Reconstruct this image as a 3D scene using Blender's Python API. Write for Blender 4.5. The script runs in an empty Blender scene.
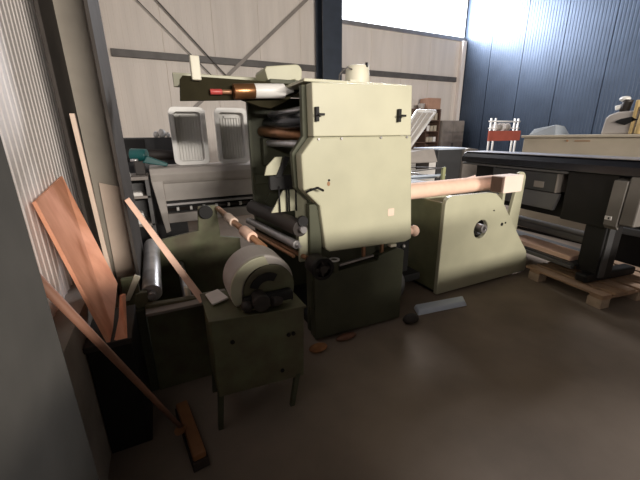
import bpy, bmesh, math, random
from mathutils import Vector, Matrix
random.seed(7)
S = bpy.context.scene
COL = S.collection

# ---------------------------------------------------------------- camera
cam_d = bpy.data.cameras.new('camera')
cam = bpy.data.objects.new('camera', cam_d); COL.objects.link(cam)
cam_d.sensor_width = 36.0; cam_d.lens = 330.0 / 640.0 * 36.0
cam_d.clip_start = 0.05; cam_d.clip_end = 100
CR = Vector((0.90066122, -0.43431193, -0.01351009))
CU = Vector((0.14072967, 0.26214224, 0.95471284))
CB = Vector((-0.41110161, -0.8617741, 0.29722192))
cam.matrix_world = Matrix(((CR.x, CU.x, CB.x, 0), (CR.y, CU.y, CB.y, 0), (CR.z, CU.z, CB.z, 1.6), (0, 0, 0, 1)))
S.camera = cam

# ---------------------------------------------------------------- view, world and lights
S.view_settings.view_transform = 'Standard'
S.view_settings.look = 'None'
S.view_settings.gamma = 1.0
S.view_settings.use_curve_mapping = False
S.view_settings.exposure = 0.02

world = bpy.data.worlds.new('world'); S.world = world; world.use_nodes = True
bg = world.node_tree.nodes['Background']
bg.inputs['Color'].default_value = (1.0, 0.86, 0.76, 1)
bg.inputs['Strength'].default_value = 0.035

def area(name, loc, look, sx, sy, power, color):
    d = bpy.data.lights.new(name, 'AREA'); d.shape = 'RECTANGLE'; d.size = sx; d.size_y = sy
    d.energy = power; d.color = color
    o = bpy.data.objects.new(name, d); COL.objects.link(o); o.location = loc
    o.rotation_euler = (Vector(look) - Vector(loc)).to_track_quat('-Z', 'Y').to_euler()
    return o
# added left fill, then the daylight strip high in the wall behind the photographer
area('rear_left_fill', (-3.2, -7.0, 3.25), (0.9, 2.5, 1.0), 2.4, 0.30, 420, (1.0, 0.93, 0.84))  # fill added to light the plates inside the press
area('rear_daylight_strip', (2.6, -7.0, 3.25), (1.6, 2.5, 1.0), 3.6, 0.30, 1020, (1.0, 0.93, 0.84))
# daylight falling in through the strip window of the far wall
area('window_daylight', (6.5, 8.165, 5.03), (6.5, 0.0, 5.03), 4.1, 1.36, 1000, (0.94, 0.95, 1.0))

# ---------------------------------------------------------------- materials
def mat(name, col, rough=0.6, metal=0.0, var=0.12, scale=6.0, bump=0.0, bscale=60.0, col2=None, dist=None, spec=0.5, emis=None, stretch=None):
    m = bpy.data.materials.new(name); m.use_nodes = True
    nt = m.node_tree; b = nt.nodes['Principled BSDF']
    b.inputs['Roughness'].default_value = rough; b.inputs['Metallic'].default_value = metal
    b.inputs['Specular IOR Level'].default_value = spec
    tc = nt.nodes.new('ShaderNodeTexCoord')
    mp = nt.nodes.new('ShaderNodeMapping'); nt.links.new(tc.outputs['Object'], mp.inputs['Vector'])
    if stretch: mp.inputs['Scale'].default_value = stretch
    n = nt.nodes.new('ShaderNodeTexNoise'); n.inputs['Scale'].default_value = scale; n.inputs['Detail'].default_value = 6
    nt.links.new(mp.outputs['Vector'], n.inputs['Vector'])
    r = nt.nodes.new('ShaderNodeValToRGB')
    c2 = col2 or tuple(c * (1 - 2.2 * var) for c in col)
    r.color_ramp.elements[0].position = 0.32; r.color_ramp.elements[1].position = 0.62
    r.color_ramp.elements[0].color = (*c2, 1); r.color_ramp.elements[1].color = (*col, 1)
    nt.links.new(n.outputs['Fac'], r.inputs['Fac']); nt.links.new(r.outputs['Color'], b.inputs['Base Color'])
    if bump:
        n2 = nt.nodes.new('ShaderNodeTexNoise'); n2.inputs['Scale'].default_value = bscale
        nt.links.new(mp.outputs['Vector'], n2.inputs['Vector'])
        bp = nt.nodes.new('ShaderNodeBump'); bp.inputs['Strength'].default_value = bump; bp.inputs['Distance'].default_value = 0.01
        nt.links.new(n2.outputs['Fac'], bp.inputs['Height']); nt.links.new(bp.outputs['Normal'], b.inputs['Normal'])
    if emis:
        b.inputs['Emission Color'].default_value = (*emis[:3], 1); b.inputs['Emission Strength'].default_value = emis[3]
    return m
M = {
 'floor': mat('floor_concrete', (0.30, 0.24, 0.19), 0.9, spec=0.2, var=0.16, scale=1.3, bump=0.05, bscale=25),
 'plinth': mat('plinth_concrete', (0.34, 0.30, 0.26), 0.85, var=0.12, scale=5, bump=0.2),
 'whitewall': mat('white_sheet', (0.88, 0.81, 0.77), 0.45, var=0.03, scale=2),
 'backwall': mat('backwall_sheet', (0.74, 0.67, 0.61), 0.5, var=0.05, scale=1.5, stretch=(3, 1, 0.3)),
 'blue': mat('blue_sheet', (0.058, 0.08, 0.12), 0.42, metal=0.6, var=0.08, scale=2),
 'steel': mat('column_paint', (0.33, 0.285, 0.23), 0.5, var=0.08, scale=4),
 'nearshade': mat('near_column_shade', (0.085, 0.078, 0.068), 0.9, spec=0.1),  # column grey darkened so the colour carries the near column's shade
 'flange': mat('flange_paint', (0.06, 0.051, 0.045), 0.7, spec=0.2),
 'darksteel': mat('dark_column_paint', (0.035, 0.045, 0.065), 0.45, var=0.08),
 'girt': mat('girt_paint', (0.11, 0.10, 0.095), 0.5),
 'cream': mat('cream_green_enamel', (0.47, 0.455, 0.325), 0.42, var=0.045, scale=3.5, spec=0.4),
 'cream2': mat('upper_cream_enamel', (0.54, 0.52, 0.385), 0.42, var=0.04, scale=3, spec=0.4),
 'shadegreen': mat('side_green_shaded', (0.17, 0.175, 0.095), 0.5, var=0.1),  # rewinder side green with its shade painted in
 'green': mat('green_enamel', (0.36, 0.37, 0.20), 0.45, var=0.09, scale=4, spec=0.4),
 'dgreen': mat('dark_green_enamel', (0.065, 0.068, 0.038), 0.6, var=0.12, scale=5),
 'dirtgreen': mat('worn_green_enamel', (0.12, 0.125, 0.065), 0.6, var=0.16, scale=6, col2=(0.085, 0.07, 0.04)),
 'black': mat('black_metal', (0.014, 0.013, 0.013), 0.55, spec=0.25),
 'olive': mat('dark_olive', (0.035, 0.030, 0.016), 0.9, spec=0.1),  # even dark olive for the hood front
 'blackgloss': mat('black_gloss', (0.012, 0.013, 0.018), 0.25),
 'rubber': mat('dark_rubber', (0.028, 0.021, 0.018), 0.6, var=0.1),
 'chrome': mat('worn_chrome', (0.68, 0.66, 0.66), 0.33, metal=0.75, var=0.15, scale=9),
 'alu': mat('aluminium', (0.42, 0.40, 0.40), 0.4, metal=0.7, var=0.08),
 'copper': mat('copper_brown_rod', (0.42, 0.22, 0.12), 0.4, metal=0.4),
 'card': mat('pink_cardboard', (0.90, 0.61, 0.47), 0.75, var=0.05, scale=8),
 'cardbox': mat('brown_cardboard', (0.46, 0.27, 0.19), 0.85, var=0.06),
 'paleboard': mat('pale_board', (0.72, 0.56, 0.45), 0.7, var=0.06, scale=4),
 'palepink': mat('pale_pink_card', (0.88, 0.72, 0.62), 0.6, var=0.03),
 'ply': mat('orange_plywood', (0.88, 0.41, 0.25), 0.65, var=0.1, scale=5, col2=(0.74, 0.31, 0.18), stretch=(3, 3, 0.7)),
 'handle': mat('broom_handle_wood', (0.22, 0.10, 0.06), 0.6, var=0.1),
 'broomw': mat('broom_block_wood', (0.30, 0.13, 0.05), 0.6, var=0.15),
 'bristle': mat('bristles', (0.05, 0.035, 0.03), 0.9),
 'white': mat('white_plastic', (0.78, 0.76, 0.73), 0.4, var=0.03),
 'offwhite': mat('offwhite_enamel', (0.72, 0.68, 0.54), 0.45, var=0.05),
 'paper': mat('white_paper', (0.80, 0.77, 0.74), 0.8, var=0.03),
 'pgrey': mat('plotter_grey', (0.42, 0.38, 0.35), 0.5, var=0.05),
 'endgrey': mat('end_grey', (0.17, 0.155, 0.14), 0.5, var=0.05),
 'mgrey': mat('mid_grey_panel', (0.10, 0.097, 0.097), 0.5, var=0.05),
 'warmgrey': mat('warm_grey_panel', (0.26, 0.23, 0.205), 0.5, var=0.05),
 'dgrey': mat('dark_grey_panel', (0.05, 0.05, 0.052), 0.5, var=0.06),
 'teal': mat('teal_enamel', (0.008, 0.09, 0.09), 0.35, var=0.1),
 'beige': mat('beige_cabinet', (0.46, 0.40, 0.31), 0.5, var=0.06, scale=3),
 'copperroll': mat('copper_foil', (0.36, 0.17, 0.075), 0.3, metal=0.75, var=0.15, scale=14),
 'red': mat('red_plastic', (0.62, 0.09, 0.08), 0.4),
 'redwood': mat('red_brown_board', (0.42, 0.10, 0.065), 0.5, var=0.06),
 'pallet': mat('pallet_wood', (0.42, 0.27, 0.17), 0.8, var=0.14, scale=7, stretch=(1, 1, 3)),
 'palletblock': mat('pallet_block', (0.50, 0.38, 0.28), 0.85, var=0.1, scale=20),
 'brownshelf': mat('brown_shelf', (0.12, 0.07, 0.05), 0.7),
 'steelgrey': mat('steel_cabinet_grey', (0.27, 0.235, 0.21), 0.5),
 'bluewhite': mat('blue_white_plastic', (0.62, 0.70, 0.82), 0.35, var=0.04),
 'foam': mat('orange_foam', (0.42, 0.19, 0.08), 0.9, var=0.2, scale=14),
 'rust': mat('rust_stain', (0.34, 0.19, 0.10), 0.8, var=0.1, scale=20),
 'gold': mat('ochre_enamel', (0.55, 0.40, 0.18), 0.45, var=0.06),
 'glass': mat('window_sky', (0.9, 0.95, 1.0), 0.5, emis=(0.86, 0.93, 1.0, 2.6)),
}
def film_material():
    m = bpy.data.materials.new('clear_film'); m.use_nodes = True
    b = m.node_tree.nodes['Principled BSDF']
    b.inputs['Base Color'].default_value = (0.6, 0.65, 0.7, 1); b.inputs['Roughness'].default_value = 0.25
    b.inputs['Alpha'].default_value = 0.45
    return m
M['film'] = film_material()

# ---------------------------------------------------------------- mesh helpers
class MB:
    def __init__(s): s.bm = bmesh.new()
    def _add(s, verts, faces, smooth=False):
        vs = [s.bm.verts.new(v) for v in verts]
        for f in faces:
            try:
                fc = s.bm.faces.new([vs[i] for i in f]); fc.smooth = smooth
            except ValueError: pass
        return s
    def box(s, x0, x1, y0, y1, z0, z1, R=None, fr=None):
        v = [Vector((x, y, z)) for x in (x0, x1) for y in (y0, y1) for z in (z0, z1)]
        if R is not None: v = [R @ p for p in v]
        return s._add(v, [(0, 1, 3, 2), (4, 6, 7, 5), (0, 4, 5, 1), (2, 3, 7, 6), (0, 2, 6, 4), (1, 5, 7, 3)])
    def hexa(s, lo, hi):     # two matching loops of points
        n = len(lo); v = list(map(Vector, lo)) + list(map(Vector, hi))
        f = [tuple(range(n))[::-1], tuple(range(n, 2 * n))] + [(i, (i + 1) % n, (i + 1) % n + n, i + n) for i in range(n)]
        return s._add(v, f)
    def slab(s, pts, off):   # a panel: outline points and a thickness vector
        o = Vector(off); return s.hexa(pts, [Vector(p) + o for p in pts])
    def prism(s, poly, ax, a, b, holes=(), R=None):
        def to3(p, t):
            q = {'x': (t, p[0], p[1]), 'y': (p[0], t, p[1]), 'z': (p[0], p[1], t)}[ax]
            return R @ Vector(q) if R is not None else Vector(q)
        if not holes:
            return s.hexa([to3(p, a) for p in poly], [to3(p, b) for p in poly])
        tmp = bmesh.new(); loops = []
        for lp in [poly] + list(holes):
            vs = [tmp.verts.new((p[0], p[1], 0)) for p in lp]
            for i in range(len(vs)): tmp.edges.new((vs[i], vs[(i + 1) % len(vs)]))
            loops.append(lp)
        bmesh.ops.triangle_fill(tmp, use_beauty=True, edges=tmp.edges[:])
        tmp.verts.index_update()
        co = [(v.co.x, v.co.y) for v in tmp.verts]; tri = [tuple(v.index for v in f.verts) for f in tmp.faces]; tmp.free()
        n = len(co)
        v = [to3(p, a) for p in co] + [to3(p, b) for p in co]
        f = tri + [tuple(i + n for i in t)[::-1] for t in tri]
        k = 0
        for lp in loops:
            m = len(lp)
            f += [(k + i, k + (i + 1) % m, k + (i + 1) % m + n, k + i + n) for i in range(m)]
            k += m
        s._add(v, f)
        return s
    def cyl(s, p0, p1, r0, r1=None, seg=20, inner=None):
        p0, p1 = Vector(p0), Vector(p1); r1 = r0 if r1 is None else r1
        d = (p1 - p0).normalized(); u = d.orthogonal().normalized(); w = d.cross(u)
        ring = lambda p, r: [p + (u * math.cos(2 * math.pi * i / seg) + w * math.sin(2 * math.pi * i / seg)) * r for i in range(seg)]
        base = len(s.bm.verts)
        A, B = ring(p0, r0), ring(p1, r1)
        if inner is None:
            va = [s.bm.verts.new(p) for p in A]; vb = [s.bm.verts.new(p) for p in B]
            s.bm.faces.new(va[::-1]); s.bm.faces.new(vb)
            for i in range(seg):
                j = (i + 1) % seg; f = s.bm.faces.new((va[i], va[j], vb[j], vb[i])); f.smooth = True
        else:
            va, vb, vc, vd = [[s.bm.verts.new(p) for p in q] for q in (A, B, ring(p0, inner), ring(p1, inner))]
            for i in range(seg):
                j = (i + 1) % seg
                for q in ((va[i], va[j], vb[j], vb[i]), (vc[j], vc[i], vd[i], vd[j])):
                    f = s.bm.faces.new(q); f.smooth = True
                s.bm.faces.new((va[j], va[i], vc[i], vc[j])); s.bm.faces.new((vb[i], vb[j], vd[j], vd[i]))
        return s
    def tube(s, pts, r, seg=8):
        for a, b in zip(pts, pts[1:]): s.cyl(a, b, r, seg=seg)
        return s
    def ball(s, c, r, sc=(1, 1, 1)):
        t = bmesh.new(); bmesh.ops.create_uvsphere(t, u_segments=16, v_segments=10, radius=r)
        t.verts.index_update()
        s._add([Vector((v.co.x * sc[0], v.co.y * sc[1], v.co.z * sc[2])) + Vector(c) for v in t.verts], [tuple(v.index for v in f.verts) for f in t.faces], True)
        t.free(); return s
    def build(s, name, m, parent=None, bevel=0.004, label=None):
        bmesh.ops.recalc_face_normals(s.bm, faces=s.bm.faces[:])
        me = bpy.data.meshes.new(name)
        if parent is None:
            xs = [v.co for v in s.bm.verts]
            o0 = Vector(((min(v.x for v in xs) + max(v.x for v in xs)) / 2, (min(v.y for v in xs) + max(v.y for v in xs)) / 2, min(v.z for v in xs)))
            T = Matrix.Translation(-o0)
        else:
            r = parent
            while r.parent: r = r.parent
            o0 = Vector((0, 0, 0))
            T = (Matrix.Translation(r.location) @ r.rotation_euler.to_matrix().to_4x4()).inverted()
        s.bm.transform(T); s.bm.to_mesh(me); s.bm.free()
        me.materials.append(m)
        o = bpy.data.objects.new(name, me); COL.objects.link(o); o.parent = parent
        if parent is None: o.location = o0
        else:
            p = parent
            if p.parent is not None: pass
        if bevel:
            b = o.modifiers.new('bevel', 'BEVEL'); b.width = bevel; b.segments = 2; b.limit_method = 'ANGLE'; b.angle_limit = math.radians(40)
        if label: o['label'] = label
        return o
def tag(o, label=None, cat=None, group=None, kind=None):
    if label: o['label'] = label
    if cat: o['category'] = cat
    if group: o['group'] = group
    if kind: o['kind'] = kind
    return o
def thing(name, label, cat, loc, rz=0, group=None):
    o = bpy.data.objects.new(name, None); COL.objects.link(o); o.location = loc; o.rotation_euler = (0, 0, rz)
    o.empty_display_size = 0.2
    return tag(o, label, cat, group)
def struct(name, mb, m, bevel=0):
    return tag(mb.build(name, m, None, bevel), kind='structure')
def copy_tree(o, parent=None):
    c = o.copy(); COL.objects.link(c); c.parent = parent
    for ch in [q for q in list(bpy.data.objects) if q.parent == o]: copy_tree(ch, c)
    return c
def circ(cx, cz, r, n=24, a0=0, a1=360, sx=1.0):
    full = abs(a1 - a0) >= 360
    k = n if full else n + 1
    return [(cx + sx * r * math.cos(math.radians(a0 + (a1 - a0) * i / n)), cz + r * math.sin(math.radians(a0 + (a1 - a0) * i / n))) for i in range(k)]
def rrect(x0, x1, z0, z1, r, n=4):
    P = []
    for cx, cz, a in ((x1 - r, z1 - r, 0), (x0 + r, z1 - r, 90), (x0 + r, z0 + r, 180), (x1 - r, z0 + r, 270)):
        P += circ(cx, cz, r, n, a, a + 90)
    return P

# ================================================================ THE SETTING
XR, YB, XL = 8.75, 8.15, -0.55
struct('floor', MB().box(-0.75, 9.0, -2.5, 8.4, -0.12, 0), M['floor'])
# left wall: vertical trapezoid ribs above a concrete plinth
mb = MB(); y = -1.0; prof = []
while y < YB:
    prof += [(XL, y), (XL, y + 0.038), (XL + 0.004, y + 0.044), (XL + 0.004, y + 0.060)]; y += 0.066
prof = prof + [(XL - 0.08, prof[-1][1]), (XL - 0.08, -1.0)]
mb.prism(prof, 'z', 0.80, 5.6); struct('wall_left', mb, M['whitewall'])
struct('baseboard_left', MB().box(-0.63, -0.44, -1.0, YB, 0, 0.80), M['plinth'])
# far wall below and beside the strip window
mb = MB(); x = XL
seams = []
while x < XR - 0.01:
    x1 = min(x + 1.0, XR)
    w = (x1 - x - 0.012) / 10
    pr_ = []
    for i in range(10):
        a = x + 0.006 + w * i
        pr_ += [(a, YB), (a + w * 0.75, YB), (a + w * 0.8, YB + 0.0015), (a + w * 0.95, YB + 0.0015)]
    pr_ = [(x, YB + 0.012)] + pr_ + [(x1 - 0.003, YB + 0.012), (x1, YB + 0.012), (x1, YB + 0.1), (x, YB + 0.1)]
    mb.prism(pr_, 'z', 0, 4.30 if x1 > 4.7 else 5.8)
    x = x1
struct('wall_back', mb, M['backwall'])
struct('window_1', MB().box(4.40, XR, YB + 0.03, YB + 0.06, 4.30, 5.8), M['glass'])
struct('trim_1', MB().box(4.40, XR - .02, YB - 0.05, YB, 4.25, 4.34), M['alu'])
struct('trim_2', MB().box(XR - 0.16, XR - 0.02, YB - 0.12, YB - 0.001, 0, 4.25), M['whitewall'])
# right wall: dark blue micro-rib sheet in panels with open seams
mb = MB(); prof = []; y = 0.0
k = 0
while y < YB:
    prof += [(XR, y), (XR, y + 0.040), (XR + 0.005, y + 0.046), (XR + 0.005, y + 0.060)]; y += 0.068; k += 1
    if k % 14 == 7:
        prof += [(XR + 0.02, y), (XR + 0.02, y + 0.007)]; y += 0.007
prof += [(XR + 0.1, prof[-1][1]), (XR + 0.1, 0.0)]
mb.prism(prof, 'z', 0, 5.8); struct('wall_right', mb, M['blue'])
# stepped blocker added out of view to shade the lower machine fronts
struct('rear_shade_blocker', MB().box(-0.75, 2.45, -1.06, -1.0, 0, 1.67).box(2.45, 5.4, -1.06, -1.0, 0, 1.30), M['plinth'])

# steel columns
def wall_column(y0, y1, yw, label, xi, xo, fm, wmat, h=5.6):
    c = thing('steel_column', label, 'column', ((xi + xo) / 2, yw, 0.0))
    MB().box(xi - 0.02, xi, y0 + 0.08 * (y1 - y0), y1, 0.0, h).build('flange', fm, c, 0.003)
    MB().box(xo - 0.02, xo, y0, y1, 0.0, h).build('flange', fm, c, 0.003)
    MB().box(xi, xo - 0.02, yw, yw + 0.012, 0.0, h).build('web', wmat, c, 0)
    return c
wall_column(0.27, 0.56, 0.41, 'near steel column, shade painted in dark grey, filling the left edge of the photo', -0.50, -0.17, M['nearshade'], M['nearshade'])
wall_column(2.40, 3.15, 2.88, 'dark edged steel column with pale web behind the orange board', -0.445, -0.215, M['flange'], M['steel'])
c = thing('steel_column', 'dark blue steel column on the far wall left of the window', 'column', (4.1, 7.9, 0))
MB().box(3.80, 4.30, 7.66, 7.70, 0, 5.8).build('flange', M['darksteel'], c, 0.002)
MB().box(3.80, 4.30, 8.02, 8.06, 0, 5.8).build('flange', M['darksteel'], c, 0.002)
MB().box(4.04, 4.06, 7.70, 8.02, 0, 5.8).build('web', M['darksteel'], c, 0)
tag(MB().box(-0.5, 3.80, 8.07, 8.145, 3.14, 3.27).build('wall_rail', M['girt']), 'dark horizontal steel rail across far wall left of the blue column', 'rail')
tag(MB().box(4.30, 8.50, 8.07, 8.145, 3.14, 3.27).build('wall_rail', M['girt']), 'dark horizontal steel rail across far wall under the window', 'rail')
tag(MB().cyl((0.10, 8.05, 4.5), (1.75, 8.05, 2.78), 0.014, seg=8).build('bracing_rod', M['girt'], bevel=0), 'thin dark bracing rod sloping down right, upper of the parallel pair', 'rod')
tag(MB().cyl((-0.25, 8.055, 4.45), (1.42, 8.055, 2.80), 0.010, seg=8).build('bracing_rod', M['girt'], bevel=0), 'thin grey bracing rod sloping down right, lower of the parallel pair', 'rod')
tag(MB().box(-0.035, 0.035, -0.01, 0.01, 0, 4.1, R=Matrix.Translation((0.55, 8.02, 1.95)) @ Matrix.Rotation(math.atan2(3.15, 2.75), 4, 'Y') ).build('bracing_bar', M['steelgrey'], bevel=0), 'flat grey bracing bar sloping up right toward the blue column', 'bar')

# ================================================================ MAIN PRESS
press = thing('printing_press', 'tall cream and dark green printing press with a stack of rollers, centre of the hall', 'printing press', (1.35, 2.6, 0))
cover = [(0.965, 1.602), (1.792, 1.602), (1.862, 0.765), (1.80, 0.745), (1.08, 0.772), (1.045, 0.80), (1.0, 1.13), (0.877, 1.255), (0.868, 1.489)]
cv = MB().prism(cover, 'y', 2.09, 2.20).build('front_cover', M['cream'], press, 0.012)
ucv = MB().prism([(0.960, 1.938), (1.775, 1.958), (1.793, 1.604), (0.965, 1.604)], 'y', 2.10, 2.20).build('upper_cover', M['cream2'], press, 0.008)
for x, z in ((0.995, 1.588), (1.17, 1.590), (1.50, 1.592), (1.74, 1.592)):
    MB().cyl((x, 2.078, z), (x, 2.095, z), 0.008, seg=10).build('bolt', M['alu'], cv, 0)
MB().cyl((1.073, 2.084, 1.31), (1.073, 2.092, 1.31), 0.008, seg=10).build('bolt_hole', M['black'], cv, 0)
MB().prism(circ(1.07, 1.285, 0.017, 12, sx=.7), 'y', 2.0875, 2.0895).build('rust_patch', M['rust'], cv, 0)
MB().prism(rrect(1.60, 1.66, 0.99, 1.05, .008), 'y', 2.0875, 2.0895).build('sticker', M['paleboard'], cv, 0)
for x in (0.985, 1.655):
    l = MB().box(x - 0.012, x + 0.012, 2.07, 2.10, 1.70, 1.79).build('latch', M['black'], ucv, 0.003)
    MB().box(x - 0.02, x + 0.045, 2.055, 2.07, 1.735, 1.75).cyl((x, 2.04, 1.742), (x, 2.10, 1.742), 0.008, seg=10).build('catch', M['black'], l, 0.002)
MB().tube([(0.90, 2.09, 1.24), (0.90, 2.03, 1.26), (0.95, 2.02, 1.275), (1.0, 2.03, 1.25)], 0.008).build('handle', M['black'], cv, 0)
# near side frame: dark plate with stepped left edge, behind the cover
near = [(0.93, 1.935), (1.77, 1.955), (1.78, 0.74), (1.80, 0.70), (1.80, 0.06), (0.945, 0.06), (0.945, 0.70), (0.965, 1.15), (0.855, 1.26), (0.845, 1.50), (0.93, 1.61)]
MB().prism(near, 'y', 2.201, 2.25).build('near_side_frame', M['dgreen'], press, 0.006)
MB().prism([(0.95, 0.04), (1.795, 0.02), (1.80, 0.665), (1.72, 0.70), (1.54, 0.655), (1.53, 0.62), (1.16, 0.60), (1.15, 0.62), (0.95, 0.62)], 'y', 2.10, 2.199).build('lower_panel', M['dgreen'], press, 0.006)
MB().box(1.00, 1.76, 2.22, 3.02, 0.02, 0.10).build('base', M['black'], press, 0.01)
far = [(0.785, 0.04), (1.80, 0.04), (1.80, 1.95), (0.785, 1.95)]
holes = [[(1.00, 1.33), (1.30, 1.33), (1.40, 1.52), (1.20, 1.55), (1.06, 1.45)]]
MB().prism(far, 'y', 3.10, 3.15, holes).build('far_side_frame', M['dgreen'], press, 0.006)  # shade on the far frame is put into its dark green
MB().prism([(0.735, 1.048), (0.84, 1.215), (1.05, 1.215), (1.15, 1.12), (1.15, 0.74), (0.935, 0.74), (0.935, 1.048)], 'y', 2.40, 2.42).build('inner_lit_plate', M['cream'], press, 0.003)  # cream plate added for the lit part of the far frame
MB().prism([(0.70, 1.335), (0.72, 1.40), (0.79, 1.465), (0.845, 1.465), (0.80, 1.335)], 'y', 2.40, 2.42).build('inner_lit_plate', M['cream'], press, 0.003)  # cream patch added in place of bright openings in the far frame
MB().slab([(0.735, 2.39, 1.225), (0.735, 2.39, 1.33), (0.96, 2.39, 1.33), (0.96, 2.39, 1.225)], (0, 0.04, 0)).build('cross_bracket', M['black'], press, 0.003)
MB().slab([(0.78, 2.385, 1.32), (0.82, 2.385, 1.31), (0.90, 2.385, 1.46), (0.86, 2.385, 1.47)], (0, 0.012, 0)).build('brace_arm', M['black'], press, 0.002)
MB().box(0.775, 0.80, 3.06, 3.10, 0.9, 1.95).build('edge_post', M['dgreen'], press, 0.003)
MB().box(0.95, 1.80, 2.20, 3.12, 1.955, 1.975).build('top_plate', M['cream2'], press, 0.004)
MB().box(1.765, 1.80, 2.25, 3.10, 0.9, 1.955).build('right_panel', M['dgreen'], press, 0.004)
# rollers between the two side frames (axis along the depth)
def roller(name, p0, p1, r, m, parent=press, shaft=True, seg=24):
    o = MB().cyl(p0, p1, r, seg=seg).build(name, m, parent, 0.003)
    if shaft:
        d = (Vector(p1) - Vector(p0)).normalized()
        MB().cyl(Vector(p0) - d * 0.05, p0, r * 0.4, seg=12).build('journal', M['alu'], o, 0)
        MB().cyl(p1, Vector(p1) + d * 0.03, r * 0.4, seg=12).build('journal', M['alu'], o, 0)
    return o
roller('upper_roller', (1.00, 2.26, 1.72), (0.96, 3.09, 1.72), 0.055, M['blackgloss'])
roller('steel_roller', (1.02, 2.26, 1.80), (0.98, 3.09, 1.80), 0.022, M['chrome'])
roller('upper_roller', (1.23, 2.26, 1.66), (1.20, 3.09, 1.66), 0.06, M['blackgloss'])
roller('steel_roller', (0.96, 2.26, 1.555), (0.93, 3.09, 1.555), 0.028, M['chrome'])
roller('brown_roller', (1.10, 2.26, 1.60), (0.90, 3.09, 1.66), 0.045, M['copperroll'])
MB().box(0.88, 1.5, 3.0, 3.09, 1.36, 1.60).build('cross_panel', M['dgreen'], press)
# cross brace and rods in front of the far frame
MB().slab([(0.86, 3.02, 1.02), (0.93, 3.02, 0.98), (1.36, 3.02, 1.58), (1.29, 3.02, 1.60)], (0, 0.03, 0)).build('brace_arm', M['dgreen'], press)
MB().box(0.80, 1.48, 3.03, 3.06, 1.19, 1.28).build('cross_bar', M['dgreen'], press)
for x in (0.80, 0.86, 0.878, 0.935):
    MB().cyl((x, 2.385, 1.05), (x, 2.385, 1.25), 0.007, seg=8).build('tie_rod', M['black'], press, 0)
MB().prism([(0.80, 1.28), (0.80, 0.98), (0.86, 0.98), (1.02, 1.19), (1.02, 1.28)], 'y', 3.06, 3.095).build('gusset', M['dgreen'], press)
# lower drive side: handwheel, green post, fittings
MB().box(0.935, 1.03, 2.13, 2.20, 0.30, 1.14).build('post', M['dgreen'], press, 0.006)
hw = MB().cyl((0.96, 1.96, 0.70), (0.96, 2.00, 0.70), 0.085, inner=0.06, seg=28).build('handwheel', M['black'], press, 0.004)
MB().cyl((0.96, 1.95, 0.70), (0.96, 2.13, 0.70), 0.03, seg=16).box(0.90, 1.02, 1.97, 1.985, 0.69, 0.71).box(0.95, 0.97, 1.97, 1.985, 0.64, 0.76).build('hub', M['rubber'], hw, 0.002)
MB().cyl((0.955, 2.0, 0.70), (0.955, 2.12, 0.70), 0.075, seg=24).build('pulley', M['rubber'], press, 0.004)
rg = MB().cyl((1.12, 2.10, 0.60), (1.12, 2.10, 0.70), 0.035, seg=20).build('oil_pot', M['dgreen'], press, 0.003)
MB().cyl((1.12, 2.10, 0.695), (1.12, 2.10, 0.705), 0.042, inner=0.026, seg=24).build('rim', M['white'], rg, 0)
MB().slab([(1.18, 2.12, 0.625), (1.18, 2.12, 0.645), (1.50, 2.12, 0.668), (1.50, 2.12, 0.655)], (0, 0.02, 0)).build('steel_rule', M['alu'], press, 0)
MB().box(1.64, 1.70, 2.08, 2.13, 0.72, 0.745).build('grease_cup', M['offwhite'], press, 0.006)
for px_ in (1.42, 1.60):
    MB().cyl((px_, 2.15, 0.66), (px_, 2.15, 0.77), 0.017, seg=12).build('pipe', M['copper'], press, 0.002)
# hood reaching out to the left on top
hood = MB().prism([(0.215, 1.985), (0.235, 2.01), (1.10, 2.00), (1.10, 1.955), (0.95, 1.86), (0.84, 1.815), (0.76, 1.825), (0.62, 1.868), (0.20, 1.85)], 'y', 2.60, 2.63).build('hood', M['olive'], press, 0.004)
MB().box(0.23, 1.24, 2.63, 3.04, 1.99, 2.0).build('hood_top', M['green'], hood, 0.002)
MB().box(0.20, 0.94, 3.00, 3.04, 1.99, 2.09).build('back_lip', M['cream'], hood, 0.004)
MB().box(0.29, 0.35, 2.56, 2.62, 1.98, 2.13).build('bracket', M['offwhite'], hood, 0.006)
MB().prism([(0.86, 2.03), (0.84, 2.10), (0.855, 2.125)] + circ(1.10, 2.105, 0.05, 6, 90, 0) + [(1.145, 2.05), (1.10, 2.02), (1.09, 2.045), (0.96, 2.02)], 'y', 2.70, 2.98).build('guard', M['cream'], press, 0.006)
MB().box(0.84, 1.1, 2.58, 2.70, 1.99, 2.02).build('guard_bracket', M['dgreen'], press, 0.004)
# motor cover on top right
pm = MB().cyl((2.00 - .3, 2.75, 1.985), (1.70, 2.75, 2.19), 0.115, 0.10, seg=28).build('motor_cover', M['offwhite'], press, 0.012)
MB().tube([(1.62, 2.70, 2.15), (1.56, 2.68, 2.16), (1.50, 2.66, 2.13), (1.46, 2.64, 2.09), (1.44, 2.62, 1.99)], 0.006).build('cable', M['girt'], pm, 0)
MB().cyl((1.735, 2.66, 2.17), (1.735, 2.66, 2.205), 0.012, seg=10).build('plug', M['black'], pm, 0)
MB().box(1.48, 1.56, 2.5, 2.56, 1.985, 2.04).build('junction_box', M['offwhite'], press, 0.004)
for x, y in ((1.05, 2.3), (1.70, 2.3), (1.05, 2.95), (1.70, 2.95)):
    MB().cyl((x, y, 0), (x, y, 0.03), 0.05, seg=16).build('foot', M['black'], press, 0)

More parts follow.
